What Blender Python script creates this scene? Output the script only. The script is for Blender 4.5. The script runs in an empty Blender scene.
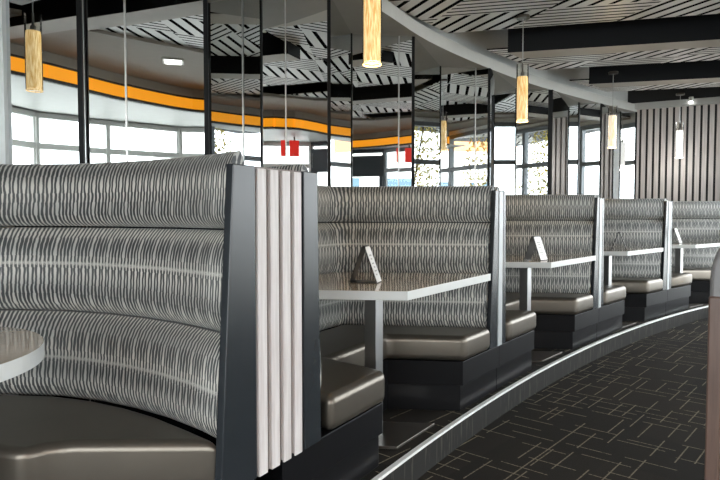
import bpy, bmesh, math, random
from mathutils import Vector, Matrix
random.seed(7)
S = bpy.context.scene
COL = S.collection
PI = math.pi
EYE = 1.22          # camera height over the carpet
PLAT = 0.14         # dais height
CX, CY, R = 15.82573465, -7.17353851, 18.44098517   # the curved dais edge is an arc of this circle

# ------------------------------------------------------------------ helpers
def arc(s, w=0.0):
    a = math.radians(30) + s / R
    return Vector((CX - (R + w) * math.cos(a), CY + (R + w) * math.sin(a)))
def tan_at(s):
    a = math.radians(30) + s / R
    return Vector((math.sin(a), math.cos(a)))
def out_at(s):
    a = math.radians(30) + s / R
    return Vector((-math.cos(a), math.sin(a)))
def w_of(p):
    return math.hypot(p[0] - CX, p[1] - CY) - R
B = Vector((-0.995, 0.10)).normalized()      # bench axis, from aisle to wall

def link(o, parent=None):
    COL.objects.link(o)
    if parent: o.parent = parent
    return o
def obj(name, bm, mat, parent=None, smooth=False, bevel=0, segs=2, angle=40):
    bmesh.ops.recalc_face_normals(bm, faces=bm.faces[:])
    me = bpy.data.meshes.new(name); bm.to_mesh(me); bm.free()
    mats = mat if isinstance(mat, (list, tuple)) else [mat]
    for m in mats: me.materials.append(m)
    o = bpy.data.objects.new(name, me)
    link(o, parent)
    if parent: o.matrix_parent_inverse = Matrix.Translation(-parent.location)
    if bevel:
        b = o.modifiers.new('bevel', 'BEVEL'); b.width = bevel; b.segments = segs
        b.limit_method = 'ANGLE'; b.angle_limit = math.radians(angle)
        b.harden_normals = False
    if smooth:
        for p in me.polygons: p.use_smooth = True
        if smooth == 'auto':
            try:
                bm2 = bmesh.new(); bm2.from_mesh(me)
                for e in bm2.edges:
                    if len(e.link_faces) == 2 and e.calc_face_angle(0) > math.radians(45): e.smooth = False
                bm2.to_mesh(me); bm2.free()
            except Exception: pass
    return o
def thing(name, label, cat, loc=(0, 0, 0), group=None):
    o = bpy.data.objects.new(name, None); COL.objects.link(o)
    o.empty_display_size = .1; o.location = loc
    o['label'] = label; o['category'] = cat
    if group: o['group'] = group
    return o
def tag(o, label, cat, group=None, kind=None):
    o['label'] = label; o['category'] = cat
    if group: o['group'] = group
    if kind: o['kind'] = kind
    return o
def struct(name, bm, mat, parent=None, label=None, cat=None, **k):
    o = obj(name, bm, mat, parent, **k)
    if not parent:
        o['kind'] = 'structure'
        o['category'] = cat or name.split('.')[0].split('_')[0]
        o['label'] = label or name
    return o
def prism(bm, pts, z0, z1, mi=0):
    lo = [bm.verts.new((p[0], p[1], z0)) for p in pts]
    hi = [bm.verts.new((p[0], p[1], z1)) for p in pts]
    fs = [bm.faces.new(lo[::-1]), bm.faces.new(hi)]
    n = len(pts)
    for i in range(n):
        fs.append(bm.faces.new((lo[i], lo[(i + 1) % n], hi[(i + 1) % n], hi[i])))
    for f in fs: f.material_index = mi
    return fs
def wall_seg(bm, a, b, th, z0, z1):
    a, b = Vector(a[:2]), Vector(b[:2]); d = (b - a).normalized(); n = Vector((-d.y, d.x)) * th
    return prism(bm, [a, b, b + n, a + n], z0, z1)
def box(bm, c, sx, sy, sz, ax=None):
    """c = centre; ax = unit 2D x axis"""
    ax = Vector(ax) if ax is not None else Vector((1, 0)); ay = Vector((-ax.y, ax.x))
    p = Vector(c[:2])
    return prism(bm, [p - ax * sx / 2 - ay * sy / 2, p + ax * sx / 2 - ay * sy / 2,
                      p + ax * sx / 2 + ay * sy / 2, p - ax * sx / 2 + ay * sy / 2], c[2] - sz / 2, c[2] + sz / 2)
def lathe(bm, c, prof, n=24):
    rings = []
    for r, z in prof:
        rings.append([bm.verts.new((c[0] + r * math.cos(2 * PI * i / n), c[1] + r * math.sin(2 * PI * i / n), z)) for i in range(n)])
    for a, b in zip(rings, rings[1:]):
        for i in range(n): bm.faces.new((a[i], a[(i + 1) % n], b[(i + 1) % n], b[i]))
    bm.faces.new(rings[0][::-1]); bm.faces.new(rings[-1])
def tube(bm, pts, r, n=8):
    rings = []
    for i, p in enumerate(pts):
        p = Vector(p); a = Vector(pts[max(i - 1, 0)]); b = Vector(pts[min(i + 1, len(pts) - 1)])
        t = (b - a).normalized(); u = t.orthogonal().normalized(); v = t.cross(u)
        if rings:
            u = (pu - t * pu.dot(t)).normalized(); v = t.cross(u)
        pu = u
        rings.append([bm.verts.new(p + (u * math.cos(2 * PI * k / n) + v * math.sin(2 * PI * k / n)) * r) for k in range(n)])
    for a, b in zip(rings, rings[1:]):
        for i in range(n): bm.faces.new((a[i], a[(i + 1) % n], b[(i + 1) % n], b[i]))
    bm.faces.new(rings[0][::-1]); bm.faces.new(rings[-1])

def isect(p, d, q, e):
    """point where p+t d meets q+u e"""
    den = d.x * e.y - d.y * e.x
    t = ((q.x - p.x) * e.y - (q.y - p.y) * e.x) / den
    return p + d * t
def offset_path(path, cut0, cut1, d, side=1):
    """polyline shifted sideways by d (left of travel when side=1), its ends kept on the cut lines"""
    path = [Vector(p) for p in path]; n = len(path); out = []
    dirs = [(path[i + 1] - path[i]).normalized() for i in range(n - 1)]
    nor = [Vector((-v.y, v.x)) * side for v in dirs]
    for i in range(n):
        if i == 0: out.append(isect(path[0] + nor[0] * d, dirs[0], path[0], Vector(cut0)))
        elif i == n - 1: out.append(isect(path[-1] + nor[-1] * d, dirs[-1], path[-1], Vector(cut1)))
        else:
            m = (nor[i - 1] + nor[i]).normalized()
            out.append(path[i] + m * (d / max(.3, m.dot(nor[i]))))
    return out
def round_path(path, rad, n=5):
    path = [Vector(p) for p in path]; out = [path[0]]
    for i in range(1, len(path) - 1):
        a, b, c = path[i - 1], path[i], path[i + 1]
        u = (a - b).normalized(); v = (c - b).normalized()
        r = min(rad, (a - b).length * .45, (c - b).length * .45)
        p0, p1 = b + u * r, b + v * r
        for k in range(n + 1):
            t = k / n
            out.append(p0 * (1 - t) ** 2 + b * 2 * t * (1 - t) + p1 * t * t)
    out.append(path[-1]); return out

# ------------------------------------------------------------------ node helpers
class NB:
    def __init__(self, name):
        self.m = bpy.data.materials.new(name); self.m.use_nodes = True
        self.t = self.m.node_tree; self.N = self.t.nodes; self.L = self.t.links
        self.bsdf = self.N['Principled BSDF']
    def node(self, typ, **kw):
        n = self.N.new(typ)
        for k, v in kw.items(): setattr(n, k, v)
        return n
    def put(self, sock, v):
        if isinstance(v, bpy.types.NodeSocket): self.L.new(v, sock)
        elif v is not None: sock.default_value = v
    def M(self, op, a, b=None, c=None, clamp=False):
        n = self.node('ShaderNodeMath', operation=op, use_clamp=clamp)
        for i, v in enumerate((a, b, c)):
            if v is not None: self.put(n.inputs[i], v)
        return n.outputs[0]
    def coord(self, which='Object'):
        n = self.node('ShaderNodeTexCoord'); s = self.node('ShaderNodeSeparateXYZ')
        self.L.new(n.outputs[which], s.inputs[0]); return s.outputs[0], s.outputs[1], s.outputs[2], n.outputs[which]
    def combine(self, x, y, z=0.0):
        n = self.node('ShaderNodeCombineXYZ')
        for i, v in enumerate((x, y, z)): self.put(n.inputs[i], v)
        return n.outputs[0]
    def white(self, x, y):
        n = self.node('ShaderNodeTexWhiteNoise', noise_dimensions='2D'); self.L.new(self.combine(x, y), n.inputs['Vector'])
        return n.outputs['Value']
    def noise(self, vec, scale, detail=3, rough=.5):
        n = self.node('ShaderNodeTexNoise'); self.put(n.inputs['Vector'], vec)
        n.inputs['Scale'].default_value = scale; n.inputs['Detail'].default_value = detail; n.inputs['Roughness'].default_value = rough
        return n.outputs['Fac']
    def mix(self, f, a, b):
        n = self.node('ShaderNodeMix', data_type='RGBA'); self.put(n.inputs[0], f)
        for i, v in ((6, a), (7, b)):
            if isinstance(v, bpy.types.NodeSocket): self.L.new(v, n.inputs[i])
            else: n.inputs[i].default_value = (*v[:3], 1)
        return n.outputs[2]
    def ramp(self, f, lo, hi):
        n = self.node('ShaderNodeMapRange'); self.put(n.inputs[0], f); n.inputs[1].default_value = lo; n.inputs[2].default_value = hi
        return n.outputs[0]
    def bump(self, h, strength=.3, dist=.01):
        n = self.node('ShaderNodeBump'); n.inputs['Strength'].default_value = strength; n.inputs['Distance'].default_value = dist
        self.L.new(h, n.inputs['Height']); self.L.new(n.outputs[0], self.bsdf.inputs['Normal'])
    def base(self, c): 
        if isinstance(c, bpy.types.NodeSocket): self.L.new(c, self.bsdf.inputs['Base Color'])
        else: self.bsdf.inputs['Base Color'].default_value = (*c[:3], 1)
    def set(self, **k):
        for n, v in k.items():
            self.put(self.bsdf.inputs[n.replace('_', ' ')], v)
        return self
def plain(name, c, rough=.5, metal=0., var=.06, scale=12., spec=.5, bump=0.0):
    b = NB(name); x, y, z, v = b.coord()
    n = b.noise(v, scale, 4)
    b.base(b.mix(n, [q * (1 - var) for q in c], [min(1, q * (1 + var)) for q in c]))
    b.set(Roughness=rough, Metallic=metal); b.bsdf.inputs['Specular IOR Level'].default_value = spec
    if bump: b.bump(b.noise(v, scale * 8, 2), bump, .002)
    return b.m
def emit(name, c, s):
    b = NB(name); b.base(c); b.bsdf.inputs['Emission Color'].default_value = (*c, 1); b.bsdf.inputs['Emission Strength'].default_value = s
    return b.m

MAT = {}
MAT['black_lam'] = plain('black_laminate', (.005, .005, .006), .45, spec=.12)
MAT['panel_black'] = plain('black_satin_panel', (.02, .024, .028), .26, spec=.42)
MAT['kick'] = plain('brushed_kick_panel', (.008, .008, .009), .28, spec=.25)
MAT['slat_back'] = plain('slat_backing_brown', (.20, .165, .15), .6)
MAT['metal'] = plain('brushed_steel', (.36, .36, .36), .34, metal=1.)
MAT['dark_metal'] = plain('dark_steel_plate', (.13, .115, .10), .3, metal=.7)
MAT['alu'] = plain('aluminium_nosing', (.88, .88, .87), .35)
MAT['ledge'] = plain('grey_painted_ledge', (.56, .57, .56), .5)
MAT['fascia'] = plain('pale_wall_paint', (.78, .79, .78), .6, scale=30)
MAT['deck'] = plain('black_ceiling_deck', (.005, .006, .008), .7)
MAT['beam_black'] = plain('black_beam_paint', (.005, .006, .008), .5, spec=.25)
MAT['beam_tan'] = plain('tan_beam_underside', (.46, .42, .365), .55)
MAT['tan_ceil'] = plain('tan_plaster', (.36, .325, .285), .7)
MAT['white'] = plain('white_plaster', (.80, .81, .78), .45)
MAT['joint'] = plain('black_joint_strip', (.006, .007, .008), .5, spec=.15)
MAT['steel_seam'] = plain('pale_seam_strip', (.55, .56, .55), .3, metal=.7)
MAT['grey_post'] = plain('grey_post_paint', (.74, .79, .81), .4)
MAT['frame'] = plain('grey_window_frame', (.22, .25, .27), .4)
MAT['frame_dark'] = plain('dark_door_frame', (.05, .065, .075), .4)
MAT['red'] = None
MAT['red'] = emit('red_sign_added_glow', (.85, .03, .02), .28)  # glow added to lift sign faces turned away from the windows
MAT['orange'] = emit('amber_fascia_added_glow', (1.0, .36, .01), .45)  # added glow brightens the amber band, no lamp behind it
MAT['card_white'] = plain('white_card', (.85, .84, .84), .35)
MAT['card_black'] = plain('black_card', (.012, .012, .013), .3)
MAT['ink'] = plain('grey_ink', (.18, .17, .17), .6)
MAT['grey_lam'] = plain('grey_end_laminate', (.42, .45, .465), .35)
MAT['chair_grey'] = plain('grey_brown_shell', (.17, .165, .165), .35)
MAT['dark_back'] = plain('dark_wall_paint', (.02, .022, .025), .6)

def mk_mirror():
    b = NB('mirror_glass'); x, y, z, v = b.coord()
    b.base(b.mix(b.noise(v, 2, 2), (.72, .755, .765), (.76, .79, .80))); b.set(Metallic=1., Roughness=.012); return b.m
MAT['mirror'] = mk_mirror()
def mk_vinyl(name, c, metal=.35, rough=.34):
    b = NB(name); x, y, z, v = b.coord()
    n = b.noise(v, 5, 3); b.base(b.mix(n, [q * .88 for q in c], [q * 1.12 for q in c]))
    b.set(Roughness=rough, Metallic=metal); b.bump(b.noise(v, 260, 2), .06, .002); return b.m
MAT['vinyl'] = mk_vinyl('pewter_vinyl', (.15, .132, .11), .75, .36)
def mk_top():
    b = NB('tabletop_laminate'); x, y, z, v = b.coord()
    n = b.noise(v, 60, 3); b.base(b.mix(n, (.46, .37, .275), (.55, .45, .34)))
    b.set(Roughness=.10); b.bsdf.inputs['Coat Weight'].default_value = .6; b.bsdf.inputs['Coat Roughness'].default_value = .06; return b.m
MAT['top'] = mk_top()
MAT['top_edge'] = plain('white_table_edge', (.62, .63, .62), .35)
def mk_wood(name, c0, c1, rough=.5):
    b = NB(name); x, y, z, v = b.coord()
    vec = b.combine(b.M('MULTIPLY', x, 26.), b.M('MULTIPLY', y, 26.), b.M('MULTIPLY', z, 1.6))
    n = b.noise(vec, 2.2, 5, .6)
    b.base(b.mix(b.ramp(n, .3, .7), c0, c1)); b.set(Roughness=rough); b.bump(n, .1, .003); return b.m
MAT['slat'] = mk_wood('pale_wood_slat', (.52, .47, .455), (.70, .66, .65))
MAT['slat_dim'] = mk_wood('grey_wood_slat', (.30, .285, .28), (.40, .385, .38))
MAT['walnut'] = mk_wood('brown_wood', (.085, .05, .038), (.14, .085, .065), .4)
MAT['wall_slat'] = mk_wood('grey_wall_slat', (.58, .54, .525), (.76, .715, .70), .5)

def mk_fabric():
    b = NB('woven_strand_fabric')
    u, v, _, vec = b.coord('UV')
    # gentle sideways drift of the strands
    drift = b.M('MULTIPLY', b.M('SINE', b.M('MULTIPLY', v, 42.)), .0012)
    wob = b.M('MULTIPLY', b.M('SUBTRACT', b.noise(b.combine(b.M('MULTIPLY', u, 2.), b.M('MULTIPLY', v, 14.)), 3.0, 2), .5), .006)
    uu = b.M('DIVIDE', b.M('ADD', b.M('ADD', u, drift), wob), .0158)
    idx = b.M('FLOOR', uu); fr = b.M('FRACT', uu)
    tri = b.M('ABSOLUTE', b.M('SUBTRACT', fr, .5))          # 0 centre .. .5
    rnd = b.white(idx, 3.7)
    ph = b.M('ADD', b.M('MULTIPLY', b.M('MODULO', idx, 2.), PI), b.M('MULTIPLY', rnd, .9))
    w1 = b.M('SINE', b.M('ADD', b.M('MULTIPLY', v, 2 * PI / .062), ph))
    w2 = b.M('SINE', b.M('MULTIPLY', v, 2 * PI / .0885))
    f_ = b.M('FRACT', b.M('ADD', b.M('DIVIDE', v, .341), .403))
    def band(lo, hi): return b.M('MULTIPLY', b.M('GREATER_THAN', f_, lo), b.M('LESS_THAN', f_, hi))
    five = b.M('LESS_THAN', b.M('ABSOLUTE', b.M('SUBTRACT', b.M('MODULO', b.M('ABSOLUTE', idx), 5.), 2.)), .5)
    two = b.M('SUBTRACT', b.M('MODULO', b.M('ABSOLUTE', idx), 2.), .5)
    half = b.M('ADD', b.M('ADD', .215, b.M('MULTIPLY', w1, .05)), b.M('MULTIPLY', w2, .035))
    half = b.M('ADD', half, b.M('MULTIPLY', b.M('ADD', band(.58, .78), band(.03, .17)), b.M('SUBTRACT', b.M('MULTIPLY', five, .20), .07)))
    half = b.M('ADD', half, b.M('MULTIPLY', band(.27, .45), b.M('MULTIPLY', two, .20)))
    mask = b.ramp(b.M('SUBTRACT', half, tri), -.05, .05)
    # bright crinkled rows
    vj = b.M('ADD', v, b.M('MULTIPLY', b.M('SUBTRACT', b.noise(b.combine(b.M('MULTIPLY', u, 60.), b.M('MULTIPLY', v, 40.)), 2.0, 2), .5), .012))
    rowd = b.M('ABSOLUTE', b.M('SUBTRACT', b.M('FRACT', b.M('ADD', b.M('DIVIDE', vj, .341), .403)), .5))
    row = b.M('SUBTRACT', 1., b.ramp(rowd, .006, .026), clamp=True)
    rowm = b.M('MULTIPLY', row, b.ramp(b.noise(b.combine(b.M('MULTIPLY', u, 120.), b.M('MULTIPLY', v, 120.)), 2.5, 2), .25, .6))
    fac = b.M('MAXIMUM', mask, b.M('MULTIPLY', b.M('MULTIPLY', rowm, b.M('LESS_THAN', v, 1.17)), .9))
    tone = b.M('ADD', .5, b.M('MULTIPLY', b.M('SINE', b.M('ADD', b.M('MULTIPLY', v, 2 * PI / .145), .6)), .5))
    light = b.mix(tone, (.34, .338, .318), (.52, .512, .472))
    dark = b.mix(tone, (.026, .031, .034), (.055, .060, .062))
    b.base(b.mix(fac, dark, light)); b.set(Roughness=.55)
    b.bsdf.inputs['Sheen Weight'].default_value = .15
    b.bump(fac, .25, .003); return b.m
MAT['fabric'] = mk_fabric()

def mk_carpet():
    b = NB('dash_carpet'); x, y, z, v = b.coord()
    a = math.radians(41); ca, sa = math.cos(a), math.sin(a)
    u = b.M('ADD', b.M('MULTIPLY', x, sa), b.M('MULTIPLY', y, ca))
    w = b.M('SUBTRACT', b.M('MULTIPLY', x, ca), b.M('MULTIPLY', y, sa))
    def dashes(p, q, pitch, length, keep, seed, thick):
        r = b.M('DIVIDE', q, pitch); ri = b.M('FLOOR', r); rf = b.M('FRACT', r)
        off = b.M('MULTIPLY', b.white(ri, seed), 7.)
        c = b.M('ADD', b.M('DIVIDE', p, length), off); ci = b.M('FLOOR', c); cf = b.M('FRACT', c)
        on = b.M('GREATER_THAN', b.white(ci, b.M('ADD', ri, seed * 1.7)), keep)
        jit = b.M('ADD', .2, b.M('MULTIPLY', b.white(b.M('ADD', ci, 31.), b.M('ADD', ri, seed)), .6))
        line = b.M('LESS_THAN', b.M('ABSOLUTE', b.M('SUBTRACT', rf, jit)), thick / pitch)
        ends = b.M('LESS_THAN', cf, .8)
        return b.M('MULTIPLY', b.M('MULTIPLY', on, line), ends)
    d1 = dashes(u, w, .10, .34, .30, 1.3, .0034); d2 = dashes(w, u, .105, .30, .40, 5.1, .0034)
    d3 = dashes(u, w, .9, 1.9, .25, 9.1, .0036)
    n = b.noise(v, 400, 2)
    broken = b.ramp(b.noise(v, 90, 2), .30, .5)
    fac = b.M('MULTIPLY', b.M('MAXIMUM', b.M('MAXIMUM', d1, d2), d3), broken)
    tile = b.white(b.M('FLOOR', b.M('DIVIDE', u, .5)), b.M('FLOOR', b.M('DIVIDE', w, .5)))
    ground = b.mix(n, b.mix(tile, (.013, .012, .011), (.020, .0175, .0145)), b.mix(tile, (.028, .026, .023), (.040, .034, .028)))
    b.base(b.mix(fac, ground, (.25, .21, .155))); b.set(Roughness=.95)
    b.bsdf.inputs['Specular IOR Level'].default_value = .15
    b.bump(n, .5, .004); return b.m
MAT['carpet'] = mk_carpet()
def mk_riser():
    b = NB('riser_carpet'); x, y, z, v = b.coord()
    n = b.noise(v, 300, 2); st = b.noise(b.combine(b.M('MULTIPLY', x, 30.), b.M('MULTIPLY', y, 30.), b.M('MULTIPLY', z, 2.)), 2., 2)
    l = b.ramp(st, .60, .66)
    b.base(b.mix(b.M('MULTIPLY', l, .18), b.mix(n, (.006, .0055, .005), (.014, .013, .011)), (.2, .18, .14))); b.set(Roughness=.95); return b.m
MAT['riser'] = mk_riser()

EV = Vector((.9706, -.2404)); NV = Vector((.2404, .9706))      # beam axis / across the beams
def mk_slat_ceiling():
    b = NB('parquet_slat_ceiling'); x, y, z, v = b.coord()
    p = b.M('ADD', b.M('MULTIPLY', x, EV.x), b.M('MULTIPLY', y, EV.y))
    q = b.M('ADD', b.M('MULTIPLY', x, NV.x), b.M('MULTIPLY', y, NV.y))
    C = .80
    sk = b.M('ADD', p, b.M('MULTIPLY', q, .62))              # slanted cell edges
    ci = b.M('FLOOR', b.M('DIVIDE', sk, C)); cj = b.M('FLOOR', b.M('DIVIDE', b.M('ADD', q, .31), .42))
    par = b.M('ABSOLUTE', b.M('MODULO', b.M('ADD', ci, cj), 2.))
    a = math.radians(52)
    dgl = b.M('ADD', b.M('MULTIPLY', p, math.sin(a)), b.M('MULTIPLY', q, math.cos(a)))
    s1 = b.M('FRACT', b.M('DIVIDE', dgl, .115)); g1 = b.M('LESS_THAN', s1, .32)
    s2 = b.M('FRACT', b.M('DIVIDE', q, .070)); g2 = b.M('LESS_THAN', s2, .30)
    gap = b.M('ADD', b.M('MULTIPLY', g1, par), b.M('MULTIPLY', g2, b.M('SUBTRACT', 1., par)))
    i1 = b.white(b.M('FLOOR', b.M('DIVIDE', dgl, .115)), 2.)
    n = b.noise(b.combine(b.M('MULTIPLY', p, 6.), b.M('MULTIPLY', q, 20.)), 2.5, 4)
    wood = b.mix(b.M('ADD', b.M('MULTIPLY', n, .6), b.M('MULTIPLY', i1, .4)), (.62, .61, .595), (.86, .85, .83))
    b.L.new(b.M('MULTIPLY', b.M('SUBTRACT', 1., gap), .5), b.bsdf.inputs['Specular IOR Level'])
    b.base(b.mix(gap, wood, (.005, .006, .007))); b.set(Roughness=.38)
    return b.m
MAT['ceil_slat'] = mk_slat_ceiling()
def mk_glass(name, tint=(1, 1, 1), fr=.06):
    m = bpy.data.materials.new(name); m.use_nodes = True; t = m.node_tree; t.nodes.clear()
    o = t.nodes.new('ShaderNodeOutputMaterial'); mx = t.nodes.new('ShaderNodeMixShader')
    tr = t.nodes.new('ShaderNodeBsdfTransparent'); gl = t.nodes.new('ShaderNodeBsdfGlossy')
    lw = t.nodes.new('ShaderNodeFresnel'); lw.inputs[0].default_value = 1.25
    tr.inputs[0].default_value = (*tint, 1); gl.inputs['Roughness'].default_value = .03
    t.links.new(lw.outputs[0], mx.inputs[0]); t.links.new(tr.outputs[0], mx.inputs[1]); t.links.new(gl.outputs[0], mx.inputs[2])
    t.links.new(mx.outputs[0], o.inputs[0]); return m
MAT['pane'] = mk_glass('window_glass', (.97, .985, .98))
MAT['lampglass'] = mk_glass('lamp_glass', (.96, .94, .9))
def mk_core(name, c0, c1, s):
    b = NB(name); x, y, z, v = b.coord()
    n = b.noise(b.combine(b.M('MULTIPLY', x, 160.), b.M('MULTIPLY', y, 160.), b.M('MULTIPLY', z, 14.)), 1., 3)
    c = b.mix(b.ramp(n, .38, .62), c0, c1)
    b.base(c); b.L.new(c, b.bsdf.inputs['Emission Color']); b.bsdf.inputs['Emission Strength'].default_value = s; b.set(Roughness=.2)
    return b.m
MAT['core_amber'] = mk_core('amber_glass_core', (.70, .42, .13), (1., .78, .42), .44)
MAT['core_pale'] = mk_core('pale_glass_core', (.85, .66, .40), (.95, .90, .80), .5)
MAT['core_white'] = mk_core('white_glass_core', (.85, .84, .82), (.98, .98, .98), .6)

# ------------------------------------------------------------------ floor, dais
bm = bmesh.new()
vs = [bm.verts.new(p) for p in ((-4, -4, 0), (7.5, -4, 0), (7.5, 10, 0), (-4, 10, 0))]; bm.faces.new(vs)
struct('floor', bm, MAT['carpet'], label='dark carpet with thin tan dashes along the aisle', cat='floor')
S0, S1 = -5.0, 9.2
NS = 90
edge = [arc(S0 + (S1 - S0) * i / NS) for i in range(NS + 1)]
back = [arc(S0 + (S1 - S0) * i / NS, 2.0) for i in range(NS + 1)]
bm = bmesh.new()
for i in range(NS):
    a, b_, c, d = edge[i], edge[i + 1], back[i + 1], back[i]
    f = bm.faces.new([bm.verts.new((*q, PLAT)) for q in (a, b_, c, d)]); f.material_index = 0
    f = bm.faces.new([bm.verts.new((*q, z)) for q, z in ((a, 0), (b_, 0), (b_, PLAT), (a, PLAT))]); f.material_index = 1
bmesh.ops.remove_doubles(bm, verts=bm.verts[:], dist=1e-5)
struct('floor_platform', bm, [MAT['carpet'], MAT['riser']], label='raised curved dais with carpeted riser carrying the booths', cat='floor')
bm = bmesh.new()
o_ = [arc(S0 + (S1 - S0) * i / NS, -.006) for i in range(NS + 1)]; i_ = [arc(S0 + (S1 - S0) * i / NS, .016) for i in range(NS + 1)]
rings = []
for i in range(NS + 1):
    rings.append([bm.verts.new((*o_[i], PLAT - .010)), bm.verts.new((*i_[i], PLAT - .010)), bm.verts.new((*i_[i], PLAT + .004)), bm.verts.new((*o_[i], PLAT + .004))])
for a, b_ in zip(rings, rings[1:]):
    for k in range(4): bm.faces.new((a[k], b_[k], b_[(k + 1) % 4], a[(k + 1) % 4]))
bm.faces.new(rings[0]); bm.faces.new(rings[-1][::-1])
struct('trim_1', bm, MAT['alu'], label='bright metal nosing along the curved dais edge', cat='trim')

# ------------------------------------------------------------------ booths
ZS = PLAT + .42          # seat top
ZSB = PLAT + .28         # seat underside
def back_profile(roll=.106):
    """front profile of three stuffed tiers: list of tiers, each a list of (depth, z)"""
    tiers = []
    for z0, z1, d0, d1, bul in ((.40, .72, .0, .028, .034), (.72, 1.035, .028, .05, .032), (1.035, 1.215, .05, .062, .030)):
        t = []
        n = 14
        for i in range(n + 1):
            k = i / n; k = .5 - .5 * math.cos(PI * k) if z1 < 1.2 else k; e = (1 - abs(2 * k - 1) ** 4.5)
            t.append((d0 + (d1 - d0) * k - bul * e * 1.5 + .036, PLAT + z0 + .003 + (z1 - z0 - .006) * k))
        tiers.append(t)
    top = tiers[2][:-5]                       # the top tier rolls over backwards
    d, z = top[-1]; cx = d + .055; 
    for i in range(1, 9):
        a = PI - PI * .5 * i / 8
        top.append((cx + .055 * math.cos(a), z + roll * math.sin(a)))
    top.append((.112, top[-1][1] - .012)); top.append((.120, top[-1][1] - .03))
    tiers[2] = top
    return tiers
TIERS = back_profile(); TIERS_ROUND = back_profile(.124)
def sweep_back(name, path, c0, c1, tier, parent):
    pts = [offset_path(path, c0, c1, d, 1) for d, z in tier] 
    bpts = offset_path(path, c0, c1, .122, 1)
    bm = bmesh.new(); uvl = bm.loops.layers.uv.new('UVMap')
    n = len(path); L = [0.]
    for i in range(1, n): L.append(L[-1] + (Vector(path[i]) - Vector(path[i - 1])).length)
    V = [0.]
    for j in range(1, len(tier)): V.append(V[-1] + math.hypot(tier[j][0] - tier[j - 1][0], tier[j][1] - tier[j - 1][1]))
    v0 = tier[0][1]
    grid = [[bm.verts.new((*pts[j][i], tier[j][1])) for i in range(n)] for j in range(len(tier))]
    b0 = [bm.verts.new((*bpts[i], tier[0][1])) for i in range(n)]; b1 = [bm.verts.new((*bpts[i], tier[-1][1])) for i in range(n)]
    for j in range(len(tier) - 1):
        for i in range(n - 1):
            f = bm.faces.new((grid[j][i], grid[j][i + 1], grid[j + 1][i + 1], grid[j + 1][i])); f.smooth = True
            for l, (a, c) in zip(f.loops, ((j, i), (j, i + 1), (j + 1, i + 1), (j + 1, i))): l[uvl].uv = (L[c], V[a] + v0)
    for i in range(n - 1):
        bm.faces.new((b0[i], b1[i], b1[i + 1], b0[i + 1]))
        bm.faces.new((b0[i], b0[i + 1], grid[0][i + 1], grid[0][i])); bm.faces.new((b1[i], grid[-1][i], grid[-1][i + 1], b1[i + 1]))
    for i, rev in ((0, False), (n - 1, True)):
        f = bm.faces.new([b0[i]] + [g[i] for g in grid] + [b1[i]])
        for k, l in enumerate(f.loops): l[uvl].uv = (L[i] + (l.vert.co.xy - grid[0][i].co.xy).length, l.vert.co.z)
    bmesh.ops.recalc_face_normals(bm, faces=bm.faces[:])
    me = bpy.data.meshes.new(name); bm.to_mesh(me); bm.free(); me.materials.append(MAT['fabric'])
    o = bpy.data.objects.new(name, me); link(o, parent)
    o.matrix_parent_inverse = Matrix.Translation(-parent.location)
    return o
def crown_seat(name, poly, parent, bev=.035):
    bm = bmesh.new(); prism(bm, poly, ZSB, ZS)
    o = obj(name, bm, MAT['vinyl'], parent, smooth=True, bevel=bev, segs=4, angle=50)
    wn = o.modifiers.new('wn', 'WEIGHTED_NORMAL'); wn.keep_sharp = False
    return o
# divider records: slat start along the dais edge, slat band width, number of slats, far panel width
DIV = [(-.283, .25, 4, .085), (1.862, .075, 1, .035), (3.79, .075, 1, .035), (5.545, .075, 1, .035), (7.42, .075, 1, .035)]
WA = .035                # aisle end setback from the dais edge
LB = .85                 # bench length
BACK_IN = .15
def near_front(k): s, wd, n, fp = DIV[k]; return s + wd + fp
def far_front(k): return DIV[k][0] - (.155 if k == 0 else .125)

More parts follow.
